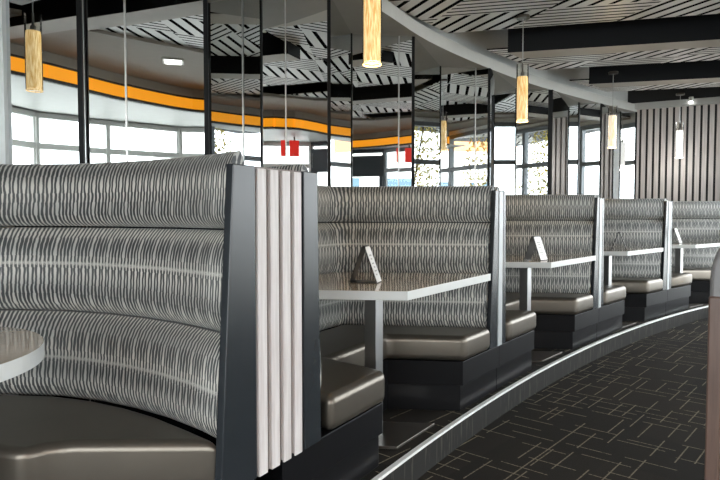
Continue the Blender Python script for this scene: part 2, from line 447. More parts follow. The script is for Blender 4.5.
def u_path(k):
    """front line of a booth's back: wall-side U from the near divider k to the far divider k+1"""
    sn, sf = near_front(k) + .06, far_front(k + 1)
    a, d = arc(sn, WA + .03), arc(sf, WA + .03)
    an = a + (Vector((-.72, .69)) * .72 if k == 0 else B * LB)
    return [d, d + B * LB, an, a], sn, sf
booth_labels = ['', 'grey strand-fabric U-shaped booth around the rectangular table behind the wood-slat end panel',
                'grey strand-fabric U-shaped booth, second beyond the wood-slat end panel, table with black and white sign',
                'grey strand-fabric U-shaped booth whose table sign is seen edge-on as thin black lines',
                'grey strand-fabric U-shaped booth last along the dais before the slatted end wall']
for k in range(4):
    path, sn, sf = u_path(k)
    tn, tf = tan_at(sn), tan_at(sf)
    t = thing('dining_booth', booth_labels[k + 1], 'booth', (*((path[1] + path[2]) / 2), PLAT), 'upholstered dining booths')
    rp = round_path(path, .07, 4)
    rev = rp[::-1]      # travel near -> far so that 'left' is the wall side
    for nm, tier in zip(('lower_back_cushion', 'middle_back_cushion', 'upper_back_cushion'), TIERS):
        sweep_back(nm, rev, tn, tf, tier, t)
    def u_ring(setback, dn, dw, df):
        """outline between the back line and the seat front, its aisle ends set back"""
        A0, D0 = arc(sn, setback), arc(sf, setback)
        pa, pan, pd_, pd = A0, path[2], path[1], D0
        d0, d1, d2 = (pan - pa).normalized(), (pd_ - pan).normalized(), (pd - pd_).normalized()
        R_ = lambda v: Vector((v.y, -v.x))
        q0, q1, q2 = pa + R_(d0) * dn, pan + R_(d1) * dw, pd_ + R_(d2) * df
        i0 = isect(q0, d0, A0, tn); i1 = isect(q0, d0, q1, d1); i2 = isect(q1, d1, q2, d2); i3 = isect(q2, d2, D0, tf)
        return [pa, pan, pd_, pd], [i0, i1, i2, i3]
    dn_ = .43 if k == 0 else .42
    o_, i_ = u_ring(.02, dn_, .40, .31); crown_seat('seat_cushion', o_ + i_[::-1], t)
    outer = offset_path(path[::-1], tn, tf, .10, 1)
    def tier_base(nm, sb, z0, z1, mat, dd):
        o_, i_ = u_ring(sb, dn_ - dd, .40 - dd, .31 - dd)
        ou = [arc(DIV[k][0] + DIV[k][1] / 2 + .002, sb), outer[1], outer[2], arc(DIV[k + 1][0] + DIV[k + 1][1] / 2 - .002, sb)]
        bm = bmesh.new(); prism(bm, ou + i_[::-1], z0, z1); obj(nm, bm, mat, t, bevel=.003)
    tier_base('seat_base', .038, PLAT + .145, ZSB - .002, MAT['black_lam'], .008)
    tier_base('kick_base', .055, PLAT, PLAT + .143, MAT['kick'], .012)

# booth one: a round corner booth
p1 = [(-.412, 1.718), (-.52, 1.83), (-.66, 1.95), (-.80, 2.045), (-.95, 2.125), (-1.12, 2.185), (-1.32, 2.205), (-1.52, 2.18), (-1.74, 2.10), (-1.95, 1.95), (-2.06, 1.80)]
p1 = [Vector(p) for p in p1]
t = thing('dining_booth', 'curved corner booth with grey strand-fabric back around the round table', 'booth', (-1.25, 1.95, PLAT), 'upholstered dining booths')
cut = Vector((.99, .15)).normalized()
rev = p1[:]              # travelling right -> left: wall side is on the right hand, so reverse
rev = p1[::-1]
cutD = tan_at(-.4)
for nm, tier in zip(('lower_back_cushion', 'middle_back_cushion', 'upper_back_cushion'), TIERS_ROUND):
    sweep_back(nm, rev, Vector((1, 0)), cutD, tier, t)
inn = [(-.835, 1.715), (-.90, 1.695), (-.945, 1.655), (-1.02, 1.67), (-1.15, 1.73), (-1.32, 1.76), (-1.48, 1.73), (-1.62, 1.62)]
crown_seat('seat_cushion', [Vector(q) for q in [(-.400, 1.722)]] + p1[1:] + [Vector(q) for q in inn[::-1]], t, .03)
def inset(poly, d):
    c = sum(poly, Vector((0, 0))) / len(poly); return poly
base1 = [Vector((-.37, 1.75))] + [p + Vector((.0, .02)) for p in p1[1:]] + [Vector((q[0] + .02, q[1] + .05)) for q in inn[::-1]]
bm = bmesh.new(); prism(bm, base1, PLAT + .145, ZSB - .002); obj('seat_base', bm, MAT['black_lam'], t)
base2 = [Vector((-.37, 1.80))] + [p + Vector((.0, .03)) for p in p1[1:]] + [Vector((q[0] + .03, q[1] + .10)) for q in inn[::-1]]
bm = bmesh.new(); prism(bm, base2, PLAT, PLAT + .143); obj('kick_base', bm, MAT['kick'], t)

# dividers
div_labels = ['wide booth divider with four pale wood slats between black side panels',
              'black booth divider at the aisle behind the first rectangular table',
              'black booth divider second behind the first rectangular table, edge catching light',
              'slim booth divider in front of the last booth by the slatted wall',
              'booth divider against the slatted end wall']
def sprism(bm, pts_sz, s_w0, s_w1):
    """prism from a polygon in (s, z), spanning offsets w0..w1 towards the wall"""
    lo = [bm.verts.new((*arc(s, s_w0), z)) for s, z in pts_sz]; hi = [bm.verts.new((*arc(s, s_w1), z)) for s, z in pts_sz]
    n = len(lo); bm.faces.new(lo); bm.faces.new(hi[::-1])
    for i in range(n): bm.faces.new((lo[i], hi[i], hi[(i + 1) % n], lo[(i + 1) % n]))
ZT = PLAT + 1.228
for k, (s, wd, ns, fp) in enumerate(DIV):
    t = thing('booth_divider', div_labels[k], 'divider', (*arc(s + wd / 2, .2), PLAT), 'dividers between the booths')
    tap_b, tap_t = (.165, .10) if k == 0 else (.11, .045)
    zb = ZSB if k else PLAT + .27
    bm = bmesh.new(); sprism(bm, [(s - tap_b, zb), (s - .002, zb), (s - .002, ZT), (s - tap_t, ZT)], WA, WA + .028); obj('side_panel', bm, MAT['panel_black'], t, bevel=.003)
    e = s + wd
    bm = bmesh.new(); sprism(bm, [(e + .002, zb), (e + fp + .02, zb), (e + fp, ZT), (e + .002, ZT)], WA, WA + .028); obj('side_panel', bm, MAT['panel_black'], t, bevel=.003)
    bm = bmesh.new(); sprism(bm, [(s, zb), (e, zb), (e, ZT), (s, ZT)], WA + .01, WA + .028); obj('slat_backing', bm, MAT['slat_back'], t)
    pitch = wd / ns; sw = pitch * .66 if ns > 1 else wd * .8
    for i in range(ns):
        a = s + pitch * i + (.006 if ns > 1 else .006)
        bm = bmesh.new(); sprism(bm, [(a, zb), (a + sw, zb), (a + sw, ZT - .006), (a, ZT - .006)], WA - .003, WA + .012); obj('slat', bm, MAT['slat' if k == 0 else 'grey_lam'], t, bevel=.002)
    # core between the two backs, running to the wall
    c0 = arc(s - .03 if k == 0 else s + .02, WA + .03); c1 = arc(e + (.02 if k == 0 else -.03), WA + .03)
    LL = .84
    poly = [c0, c1, c1 + B * LL, c0 + B * LL]
    if k == 0:
        po = offset_path(p1[:6], tan_at(-.4), Vector((.3, .95)), .126, -1)
        poly = [arc(s - .03, WA + .03), c1, c1 + Vector((-.72, .69)) * .62, Vector((-.80, 2.36))] + po[1:5][::-1]
    bm = bmesh.new(); prism(bm, poly, ZSB, ZT - .03); obj('core_panel', bm, MAT['panel_black'], t)

# ------------------------------------------------------------------ tables
TAB = [(.71, 1.70), (2.72, 3.66), (4.43, 5.37), (6.28, 7.17)]
ZTT = EYE - .34
tab_labels = ['rectangular booth table nearest the camera, beside the wood-slat end panel',
              'rectangular booth table, second along the curved dais',
              'rectangular booth table carrying the sign seen edge-on',
              'rectangular booth table in the last booth by the slatted wall']
sign_labels = ['open black tabletop sign with a white card on the nearest rectangular table',
               'black triangular tabletop sign with white printed card on the second rectangular table',
               'tabletop sign turned edge-on so only thin black lines show',
               'pale tabletop sign on the far table by the slatted wall']
def tabletop(poly, parent):
    bm = bmesh.new(); prism(bm, poly, ZTT - .042, ZTT)
    for f in bm.faces:
        if f.normal.z > .5 or f.calc_center_median().z > ZTT - .001: f.material_index = 0
        else: f.material_index = 1
    o = obj('tabletop', bm, [MAT['top'], MAT['top_edge']], parent, bevel=.002)
    return o
for k, (sa, sb) in enumerate(TAB):
    a, b_ = arc(sa, .012), arc(sb, .012)
    t_ = (b_ - a).normalized()
    ctr = (a + b_) / 2 + B * .45
    t = thing('dining_table', tab_labels[k], 'table', (*ctr, PLAT), 'rectangular booth tables')
    tabletop([a, b_, b_ + B * .9, a + B * .9], t)
    lp = a + t_ * .25 + B * .285                   # column
    for q in (lp, lp + B * .5 + t_ * .25):
        bm = bmesh.new(); box(bm, (q.x, q.y, (PLAT + ZTT) / 2 - .02), .066, .066, ZTT - PLAT - .05, t_); obj('column', bm, MAT['metal'], t, bevel=.003)
        bm = bmesh.new()
        c = q
        hb, ht = .21, .19
        prism(bm, [c - B * hb - t_ * ht, c - B * hb + t_ * ht, c + B * (hb - .02) + t_ * ht, c + B * (hb - .02) - t_ * ht], PLAT + .001, PLAT + .014)
        obj('base_plate', bm, MAT['dark_metal'], t, bevel=.002)
    # tabletop sign
    sp = [(.025, 3.12), (1.345 + .02, 4.62), None, None]
tpos = [((.028, 3.03), -15, .185, .003), ((1.335, 4.55), -48, .18, .003), ((2.60, 6.02), -23.3, .172, .008), ((3.83, 7.30), -46, .18, .003)]
for k, (p, rot, h, TH) in enumerate(tpos):
    p = Vector(p); t = thing('table_tent', sign_labels[k], 'sign', (*p, ZTT), 'tabletop signs')
    r = math.radians(rot); ax = Vector((math.sin(-r), math.cos(-r))) ; sd = Vector((ax.y, -ax.x))   # ax: along the ridge, sd: to the right
    W, D = .066, .05
    def leaf(side, th0, th1, mat, name, par, z0=0., z1=1., d=D):
        bm = bmesh.new()
        prof = []
        for zz in (z0, z1):
            off = W * (1 - zz) + .006
            prof.append((off, ZTT + .001 + h * zz))
        (o0, a0), (o1, a1) = prof
        vs_ = []
        n = 5
        # rounded top corners
        outl = [(-d, 0), (d, 0)] + [(d - .018 + .018 * math.cos(x), 1 - .06 + .06 * math.sin(x)) for x in [PI / 2 * i / n for i in range(n + 1)]] + \
               [(-d + .018 - .018 * math.sin(x), 1 - .06 + .06 * math.cos(x)) for x in [PI / 2 * i / n for i in range(n + 1)]]
        rows = []
        for th in (th0, th1):
            rows.append([bm.verts.new((*(p + ax * u + sd * side * (o0 + (o1 - o0) * v + th)), a0 + (a1 - a0) * v)) for u, v in outl])
        m = len(outl)
        bm.faces.new(rows[0]); bm.faces.new(rows[1][::-1])
        for i in range(m): bm.faces.new((rows[0][i], rows[0][(i + 1) % m], rows[1][(i + 1) % m], rows[1][i]))
        return obj(name, bm, mat, par)
    leaf(1, -TH, .0, MAT['card_black'], 'holder_leaf', t)
    leaf(-1, -TH, .0, MAT['card_black'], 'holder_leaf', t)
    c = leaf(1, .0005, .0025, MAT['card_white'], 'printed_card', t, .02, .97, D - .004)
    bm = bmesh.new()
    for i, (z0, ln) in enumerate(((.72, .05), (.62, .035), (.50, .055), (.40, .03), (.30, .045), (.2, .04))):
        for u0 in [(-ln / 2 + j * .014) for j in range(int(ln / .014))]:
            q = []
            for (uu, zz) in ((u0, z0), (u0 + .009, z0), (u0 + .009, z0 + .035), (u0, z0 + .035)):
                q.append(bm.verts.new((*(p + ax * uu + sd * (W * (1 - zz) + .006 + .0032)), ZTT + .001 + h * zz)))
            bm.faces.new(q)
    obj('printed_mark', bm, MAT['ink'], c)
    bm = bmesh.new(); prism(bm, [p - ax * D - sd * W, p + ax * D - sd * W, p + ax * D + sd * W, p - ax * D + sd * W], ZTT + .0005, ZTT + .004)
    if k in (0, 3): obj('holder_base', bm, MAT['card_black'], t)
    else: bm.free()

# round table
t = thing('round_table', 'round table with a white edge in front of the curved corner booth', 'table', (-1.215, 1.43, PLAT))
def disc(c, r, n=64): return [Vector((c[0] + r * math.cos(2 * PI * i / n), c[1] + r * math.sin(2 * PI * i / n))) for i in range(n)]
tabletop(disc((-1.222, 1.43), .41), t)
bm = bmesh.new(); lathe(bm, (-1.215, 1.43), [(.04, PLAT + .02), (.04, ZTT - .045)]); obj('column', bm, MAT['metal'], t, smooth='auto')
bm = bmesh.new(); lathe(bm, (-1.215, 1.43), [(.24, PLAT + .001), (.24, PLAT + .012), (.05, PLAT + .022)], 40); obj('base_plate', bm, MAT['dark_metal'], t, smooth='auto')

# ------------------------------------------------------------------ mirror wall
def on_ray(px, y): return Vector(((px - 360) / 600 * y, y))
def ray_w(px, w):
    r = (px - 360) / 600.; y = .8; prev = w_of((r * y, y)) - w
    while y < 12:
        y2 = y + .005; c = w_of((r * y2, y2)) - w
        if prev < 0 <= c: return Vector((r * y2, y2))
        prev = c; y = y2
    return Vector((r * 3, 3))
TH_A = math.radians(82); DA = Vector((math.sin(TH_A), math.cos(TH_A)))
def back_to(p, px):
    """walk from the outer corner p along the facet to the ray through px"""
    r = (px - 360) / 600.
    a = (p.x - r * p.y) / (DA.x - r * DA.y)
    return p - DA * a
def split(a, b, px, push=.0012):
    r = (px - 360) / 600.; d = b - a
    t_ = (r * a.y - a.x) / (d.x - r * d.y)
    n = Vector((-d.y, d.x)).normalized()
    return a + d * t_ + n * push
END = Vector((3.77, 8.23))
pk = {85: ray_w(85, 1.09), 210: ray_w(210, 1.02), 331: ray_w(331, 1.03), 414: ray_w(414, 1.05), 489: ray_w(489, 1.07), 551: ray_w(551, 1.09), 600: ray_w(600, 1.10), 637: END}
vl = {}
for p_, v_ in ((85, 11), (210, 85.5), (331, 263), (414, 352), (489, 440), (551, 515), (600, 578), (637, 619)): vl[v_] = back_to(pk[p_], v_)
pk[85] = vl[85.5] * .985; vl[11] = back_to(pk[85], 11)
m129 = split(vl[85.5], pk[210], 129); m287 = split(vl[263], pk[331], 287); m399 = split(vl[352], pk[414], 399); m475 = split(vl[440], pk[489], 475)
chain = [(vl[11] + Vector((-1.1, -.55)), vl[11] - DA * .06, 'mirror panel left of the grey post, mostly out of view', 'k'),
         (vl[11], pk[85], 'leftmost mirror panel above the round booth, beside the grey post', 'k'),
         (pk[85], vl[85.5], 'black return panel seen as a thick dark line above the round booth', 's'),
         (vl[85.5], m129, 'narrow mirror pane left of the pale seam above the round booth', 's'),
         (m129, pk[210], 'wide mirror pane right of the pale seam above the round booth', 'k'),
         (pk[210], vl[263], 'mirror panel just left of the wood-slat end panel', 'k'),
         (vl[263], m287, 'slim mirror pane directly above the wood-slat end panel', 's'),
         (m287, pk[331], 'mirror pane between the pale seam and the slim yellow reflection', 'k'),
         (pk[331], vl[352], 'slim mirror strip left of the nearest hanging lamp reflecting yellow leaves', 'k'),
         (vl[352], m399, 'mirror pane directly behind the nearest hanging lamp', 's'),
         (m399, pk[414], 'very slim mirror pane right of the nearest hanging lamp', 'k'),
         (pk[414], vl[440], 'mirror strip reflecting yellow leaves above the first booth back', 'k'),
         (vl[440], m475, 'mirror pane above the aisle end of the first rectangular booth', 's'),
         (m475, pk[489], 'very slim mirror pane left of the second hanging lamp', 'k'),
         (pk[489], vl[515], 'mirror pane immediately left of the second hanging lamp', 'k'),
         (vl[515], pk[551], 'mirror pane immediately right of the second hanging lamp', 'K'),
         (pk[551], vl[578], 'mirror pane above the second booth between two thick dark joints', 'K'),
         (vl[578], pk[600], 'mirror pane left of the third hanging lamp', 'k'),
         (pk[600], vl[619], 'mirror pane behind the third hanging lamp', 'k'),
         (vl[619], END, 'last mirror pane against the slatted end wall', 'k')]
ZM = EYE + 1.40
for a, b_, lb, st in chain:
    d = (b_ - a).normalized(); n = Vector((-d.y, d.x))     # n points to the wall side
    if n.dot(Vector((-.8, .6))) < 0: n = -n
    t = thing('mirror_panel', lb, 'mirror', (*((a + b_) / 2), PLAT), 'mirror panels along the faceted wall')
    bm = bmesh.new(); prism(bm, [a + d * .0005, b_ - d * .0005, b_ - d * .016 + n * .012, a + d * .016 + n * .012], PLAT, ZM); obj('mirror_glass' if 'return' not in lb else 'return_panel', bm, MAT['mirror' if 'return' not in lb else 'joint'], t)
    wj = {'k': .022, 's': .008, 'K': .05}[st]
    bm = bmesh.new(); prism(bm, [b_ - d * wj - n * .006, b_ - n * .006, b_ + n * .014, b_ - d * wj + n * .014], PLAT, ZM)
    obj('joint_strip', bm, MAT['steel_seam' if st == 's' else 'joint'], t)
# structural wall behind the mirrors
bm = bmesh.new()
wl = [arc(-3.2 + i * 13.2 / 40, 1.95) for i in range(41)]
for a, b_ in zip(wl, wl[1:]): wall_seg(bm, a, b_, .1, 0, 3.3)
struct('wall_left', bm, MAT['dark_back'], label='dark wall behind the mirror panels', cat='wall')
# grey post at the left edge
bm = bmesh.new()
pc = vl[11] - DA * .028
box(bm, (pc.x, pc.y, 1.7), .055, .08, 3.1, DA)
struct('trim_2', bm, MAT['grey_post'], label='grey square post at the end of the mirrors', cat='trim')

# ledge and fascia over the mirrors
LP = [(-1.9, 1.5), (-1.15, 2.28), (-.42, 3.22), (.136, 4.164), (.667, 5.068), (1.661, 6.294), (2.70, 7.31), (3.80, 8.26)]
LP = [Vector(p) for p in LP]
def smooth_path(P, n=6):
    out = []
    for i in range(len(P) - 1):
        p0, p1, p2, p3 = P[max(i - 1, 0)], P[i], P[i + 1], P[min(i + 2, len(P) - 1)]
        for k in range(n):
            t = k / n
            out.append(.5 * ((2 * p1) + (p2 - p0) * t + (2 * p0 - 5 * p1 + 4 * p2 - p3) * t * t + (3 * p1 - p0 - 3 * p2 + p3) * t ** 3))
    out.append(P[-1]); return out
LP = smooth_path(LP)
def ribbon(bm, P, prof):
    """closed profile (offset to the wall side, z) swept along P"""
    sets = [offset_path(P, Vector((-.8, .6)), Vector((-.5, .86)), d, 1) for d, z in prof]
    rings = [[bm.verts.new((*sets[j][i], prof[j][1])) for j in range(len(prof))] for i in range(len(P))]
    m = len(prof)
    for a, b_ in zip(rings, rings[1:]):
        for k in range(m): bm.faces.new((a[k], b_[k], b_[(k + 1) % m], a[(k + 1) % m]))
    bm.faces.new(rings[0]); bm.faces.new(rings[-1][::-1])
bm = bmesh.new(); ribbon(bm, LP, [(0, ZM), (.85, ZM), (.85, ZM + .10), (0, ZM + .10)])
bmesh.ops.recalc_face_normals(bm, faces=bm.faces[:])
for f in bm.faces: f.material_index = 1 if f.normal.z < -.5 else 0  # ledge underside gets a darker colour that carries its shade
struct('trim_3', bm, [MAT['ledge'], plain('taupe_soffit_painted_shade', (.24, .225, .20), .6)], label='grey ledge running along the top of the mirrors', cat='trim')
bm = bmesh.new(); ribbon(bm, LP, [(.12, ZM + .10), (.16, ZM + .10), (.16, 3.3), (.12, 3.3)])
struct('wall_upper', bm, MAT['fascia'], label='pale upper wall above the grey ledge', cat='wall')

# ------------------------------------------------------------------ slatted end wall
E0 = Vector((3.77, 8.23)); ED = Vector((.886, -.464)).normalized(); EN = Vector((-ED.y, ED.x))
ZEND = EYE + 1.43
WEND = 1.10
bm = bmesh.new()
def quadwall(bm, p, l0, l1, th0, th1, z0, z1, mi):
    for f in prism(bm, [p + ED * l0 + EN * th0, p + ED * l1 + EN * th0, p + ED * l1 + EN * th1, p + ED * l0 + EN * th1], z0, z1): f.material_index = mi
quadwall(bm, E0, -.6, WEND, .03, .10, 0, ZEND + .6, 1)
x = -.5
while x < WEND - .05:
    quadwall(bm, E0, x, x + .053, 0, .03, 0, ZEND, 0); x += .080
struct('wall_back', bm, [MAT['wall_slat'], MAT['dark_back']], label='end wall of vertical grey-brown wood slats', cat='wall')
bm = bmesh.new()
quadwall(bm, E0, -.3, WEND + 1., -.06, .10, ZEND, ZEND + .08, 0)
struct('trim_4', bm, MAT['ledge'], label='grey head trim over the slatted end wall', cat='trim')

# ------------------------------------------------------------------ ceiling: deck, beams, slatted panels
bm = bmesh.new()
vs = [bm.verts.new(p) for p in ((-4, -4, 3.22), (-4, 10, 3.22), (7.5, 10, 3.22), (7.5, -4, 3.22))]; bm.faces.new(vs)
struct('ceiling', bm, MAT['deck'], label='black ceiling deck seen in the gaps', cat='ceiling')
BP0 = Vector((1.264, 5.367)); PIT = 1.79
BSTEP = Vector((1.271, 1.253))
TB = [Vector(q) for q in ((-3.2, 1.4), (-1.7, .8), (-1.1, .5), (-.3, .1), (.5, -.1), (1.6, .1), (2.3, .8), (2.9, 2.4), (3.4, 4.6), (4.1, 6.2), (4.75, 7.6))]   # inner edge of the plain plaster band
def band_x(line_p):
    best = 4.2
    for a, b_ in zip(TB, TB[1:]):
        d = b_ - a
        den = EV.x * d.y - EV.y * d.x
        if abs(den) < 1e-6: continue
        tt = ((a.x - line_p.x) * d.y - (a.y - line_p.y) * d.x) / den
        uu = ((a.x - line_p.x) * EV.y - (a.y - line_p.y) * EV.x) / den
        if -.001 <= uu <= 1.001 and tt > .3: best = tt; break
    return best
def left_t(line_p, w):
    t_ = 3.
    while t_ > -4 and w_of(line_p + EV * t_) < w: t_ -= .01
    return t_
ZB = EYE + 1.43; ZP = EYE + 1.53
nb = 0
STEPN = BSTEP.dot(NV)      # spacing across
for k in (0, 1):
    p = BP0 + NV * (STEPN * k)
    a0 = left_t(p, .74); a1 = band_x(p) if k > -3 else 2.0
    bw = .235
    q = p + NV * bw
    b0 = left_t(q, .74)
    bm = bmesh.new()
    pts = [p + EV * a0, p + EV * (band_x(p) + a0 * 0), q + EV * band_x(q), q + EV * b0]
    prism(bm, pts, ZB, 3.2)
    for f in bm.faces: f.material_index = 1 if f.normal.z < -.5 or abs(f.calc_center_median().z - ZB) < 1e-4 else 0
    struct('beam', bm, [MAT['beam_black'], MAT['beam_tan']], label='black ceiling beam with a tan underside', cat='beam')['group'] = 'ceiling beams'
    # slatted panel following this beam
    c0 = p + NV * (bw + .012)
    depth = STEPN - .36 if k < 1 else 1.02
    c1 = p + NV * (depth)
    bm = bmesh.new()
    prism(bm, [c0 + EV * left_t(c0, 1.02), c0 + EV * band_x(c0), c1 + EV * band_x(c1), c1 + EV * left_t(c1, 1.02)], ZP, ZP + .012)
    struct('ceiling_panel', bm, MAT['ceil_slat'], label='slatted ceiling panel in a parquet pattern', cat='ceiling')['group'] = 'slatted ceiling panels'

# the deck over the round booth turns: beams there run across the aisle at another angle
c1 = BP0 - NV * .36; c0 = BP0 - NV * 1.62
bm = bmesh.new(); prism(bm, [c0 + EV * left_t(c0, 1.02), c0 + EV * band_x(c0), c1 + EV * band_x(c1), c1 + EV * left_t(c1, 1.02)], ZP, ZP + .012)
struct('ceiling_panel', bm, MAT['ceil_slat'], label='slatted ceiling panel in a parquet pattern', cat='ceiling')['group'] = 'slatted ceiling panels'
E2 = Vector((.79, .62)).normalized(); N2 = Vector((-E2.y, E2.x)); Q0 = Vector((-.3, 3.45))
def clip(poly, q, n):
    out = []
    for i in range(len(poly)):
        a, b_ = poly[i], poly[(i + 1) % len(poly)]
        da, db = (a - q).dot(n), (b_ - q).dot(n)
        if da <= 0: out.append(a)
        if (da < 0) != (db < 0) and abs(da - db) > 1e-9: out.append(a + (b_ - a) * (da / (da - db)))
    return out
def strip(e0, e1, n0, n1):
    p = [Q0 + E2 * e + N2 * n for e, n in ((e0, n0), (e1, n0), (e1, n1), (e0, n1))]
    p = clip(p, BP0 - NV * 1.64, NV)
    t0 = arc(0, 1.3); return clip(p, t0, out_at(0))
for e0, e1, sh in ((-.6, 3.2, 0.), (-3.4, -.62, .92)):
    for j in range(3):
        nn = sh - 1.83 * j + (1.83 if sh == 0 else 0) * 0
        pb = strip(e0, e1, nn - .23, nn)
        if len(pb) > 2 and nn > -2.5:
            bm = bmesh.new(); prism(bm, pb, ZB, 3.2); bmesh.ops.recalc_face_normals(bm, faces=bm.faces[:])
            for f in bm.faces: f.material_index = 1 if f.normal.z < -.5 else 0
            struct('beam', bm, [MAT['beam_black'], MAT['beam_tan']], label='black ceiling beam with a tan underside', cat='beam')['group'] = 'ceiling beams'
        pp = strip(e0, e1, nn - 1.53, nn - .24)
        if len(pp) > 2:
            bm = bmesh.new(); prism(bm, pp, ZP, ZP + .012)
            struct('ceiling_panel', bm, MAT['ceil_slat'], label='slatted ceiling panel in a parquet pattern', cat='ceiling')['group'] = 'slatted ceiling panels'
# plaster band and amber-edged bulkhead by the windows (seen in the mirrors)
OE = [Vector(q) for q in ((-2.9, .6), (-2.1, -.15), (-1.4, -.95), (-.63, -1.45), (.2, -.95), (.75, -1.25), (1.3, -1.75), (1.9, -1.5), (2.45, -.6), (2.75, .3), (2.95, 1.2))]
WW = [Vector(q) for q in ((4.745, 7.72), (4.6, 6.6), (3.95, 4.5), (3.3, 1.9), (3.0, -.2), (2.3, -1.45), (.9, -2.4), (-1.0, -2.75), (-2.6, -2.0), (-3.4, -.6))]
OEs = smooth_path(OE, 4)
TBs = smooth_path(TB[:-1], 4)
ZO = EYE + 1.25
bm = bmesh.new()
tbp = [Vector((-3.6, 1.5))] + TB
prism(bm, tbp + [WW[1] + Vector((.1, 0)), WW[2] + Vector((.1, 0)), WW[3] + Vector((.1, 0)), WW[4] + Vector((.1, -.05)), WW[5] + Vector((.1, -.1)), WW[6] + Vector((0, -.1)), WW[7] + Vector((0, -.1)), WW[8] + Vector((-.1, -.1)), WW[9] + Vector((-.1, -.1))], EYE + 1.50, EYE + 1.54)
struct('ceiling_plaster', bm, MAT['tan_ceil'], label='tan plaster ceiling band', cat='ceiling')
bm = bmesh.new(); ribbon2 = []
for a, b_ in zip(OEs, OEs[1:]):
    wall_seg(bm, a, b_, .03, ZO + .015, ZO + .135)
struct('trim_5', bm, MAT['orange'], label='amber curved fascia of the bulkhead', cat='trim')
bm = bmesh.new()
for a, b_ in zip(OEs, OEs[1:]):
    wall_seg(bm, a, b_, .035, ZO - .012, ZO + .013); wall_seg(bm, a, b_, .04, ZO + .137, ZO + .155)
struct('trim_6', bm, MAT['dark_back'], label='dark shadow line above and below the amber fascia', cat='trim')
bm = bmesh.new()
prism(bm, OEs + [Vector((3.25, 1.2)), Vector((3.05, -.2)), Vector((2.33, -1.5)), Vector((.9, -2.45)), Vector((-1.0, -2.8)), Vector((-2.65, -2.05)), Vector((-3.45, -.6))], ZO - .02, ZO)
struct('ceiling_bulkhead', bm, MAT['white'], label='white underside of the bulkhead', cat='ceiling')
for q, lb in (((-1.0, -.05), 'small square recessed downlight in the plaster ceiling seen in a mirror'), ((1.2, -.4), 'recessed square downlight nearer the windows')):
    t = thing('ceiling_light', lb, 'light', (*q, EYE + 1.50))
    bm = bmesh.new(); box(bm, (*q, EYE + 1.494), .20, .20, .012); obj('frame', bm, MAT['white'], t)
    bm = bmesh.new(); box(bm, (*q, EYE + 1.486), .15, .15, .006); obj('diffuser', bm, emit('downlight', (1, .97, .9), 4), t)

bm = bmesh.new()
for a, b_ in zip(OEs, OEs[1:]): wall_seg(bm, a, b_, .03, ZO + .156, ZO + .28)
struct('trim_7', bm, MAT['tan_ceil'], label='tan upstand over the amber fascia', cat='trim')
# ------------------------------------------------------------------ windows
def window(idx, a, b_, zh, door=False):
    d = (b_ - a); L = d.length; d.normalize(); n = Vector((-d.y, d.x))
    nm = ('door_%d' if door else 'window_%d') % idx
    bm = bmesh.new(); zs = 0.02 if door else .25
    fr = MAT['frame_dark'] if door else MAT['frame' if idx < 6 else 'white']
    nbay = max(1, round(L / 1.05)); 
    for i in range(nbay + 1):
        c = a + d * (L * i / nbay); box(bm, (c.x, c.y, zh / 2), .055, .09, zh, d)
    m_ = (a + b_) / 2
    rails = [.10, 1.0, 2.05, zh - .03] if not door else [.1, 1.0, 1.98, 2.3, zh - .03]
    for z in rails: box(bm, (m_.x, m_.y, z), L, .08 if z != .10 else .1, .07 if z != .10 else .2, d)
    if door:
        box(bm, (m_.x, m_.y, 2.14), L, .07, .32, d)
        for i in range(nbay):
            c0 = a + d * (L * (i + .06) / nbay); c1 = a + d * (L * (i + .94) / nbay)
            for c in (c0, c1): box(bm, (c.x, c.y, 1.0), .11, .06, 2.0, d)
    o = struct(nm, bm, fr, label=('dark framed entrance doors reflected in the mirrors' if door else 'tall window bay %s' % ('opposite the booths')), cat='door' if door else 'window')
    bm = bmesh.new(); vs = [bm.verts.new((*q, z)) for q, z in ((a, .1), (b_, .1), (b_, zh), (a, zh))]; bm.faces.new(vs); obj('pane', bm, MAT['pane'], o)
    # header above
    la = bpy.data.lights.new('portal', 'AREA'); la.shape = 'RECTANGLE'; la.size = L; la.size_y = zh; la.cycles.is_portal = True
    lo = bpy.data.objects.new('portal', la); COL.objects.link(lo)
    inward = -n if n.dot(Vector((1.2, 3.0)) - m_) < 0 else n
    lo.location = (*(m_ - inward * .08), zh / 2)
    z = -Vector((inward.x, inward.y, 0)); x_ = Vector((d.x, d.y, 0)); y_ = z.cross(x_)
    lo.rotation_euler = Matrix((x_, y_, z)).transposed().to_euler()
ZH = EYE + 1.45
for i, (a, b_) in enumerate(zip(WW, WW[1:])):
    zh = ZH if i < 4 else EYE + 1.23
    window(i + 1, a, b_, zh, door=(i == 5))
bm = bmesh.new()
for i, (a, b_) in enumerate(zip(WW, WW[1:])):
    wall_seg(bm, b_, a, .12, ZH if i < 4 else EYE + 1.23, 3.25)
struct('wall_right', bm, MAT['white'], label='white wall band above the windows', cat='wall')
bm = bmesh.new(); wall_seg(bm, (-3.42, -.65), (-2.75, 2.0), .1, 0, 3.25)
struct('wall_front', bm, MAT['white'], label='white wall behind the camera', cat='wall')
# red signs by the doors, a weak glow added to their faces
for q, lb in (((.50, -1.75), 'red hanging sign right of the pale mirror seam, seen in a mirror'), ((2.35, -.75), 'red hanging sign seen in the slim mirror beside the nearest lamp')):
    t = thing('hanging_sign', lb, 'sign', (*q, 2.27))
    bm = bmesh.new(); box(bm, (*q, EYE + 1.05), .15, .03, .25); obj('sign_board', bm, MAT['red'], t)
    bm = bmesh.new(); box(bm, (*q, EYE + 1.19), .02, .02, .08); obj('hanger', bm, MAT['dark_metal'], t)

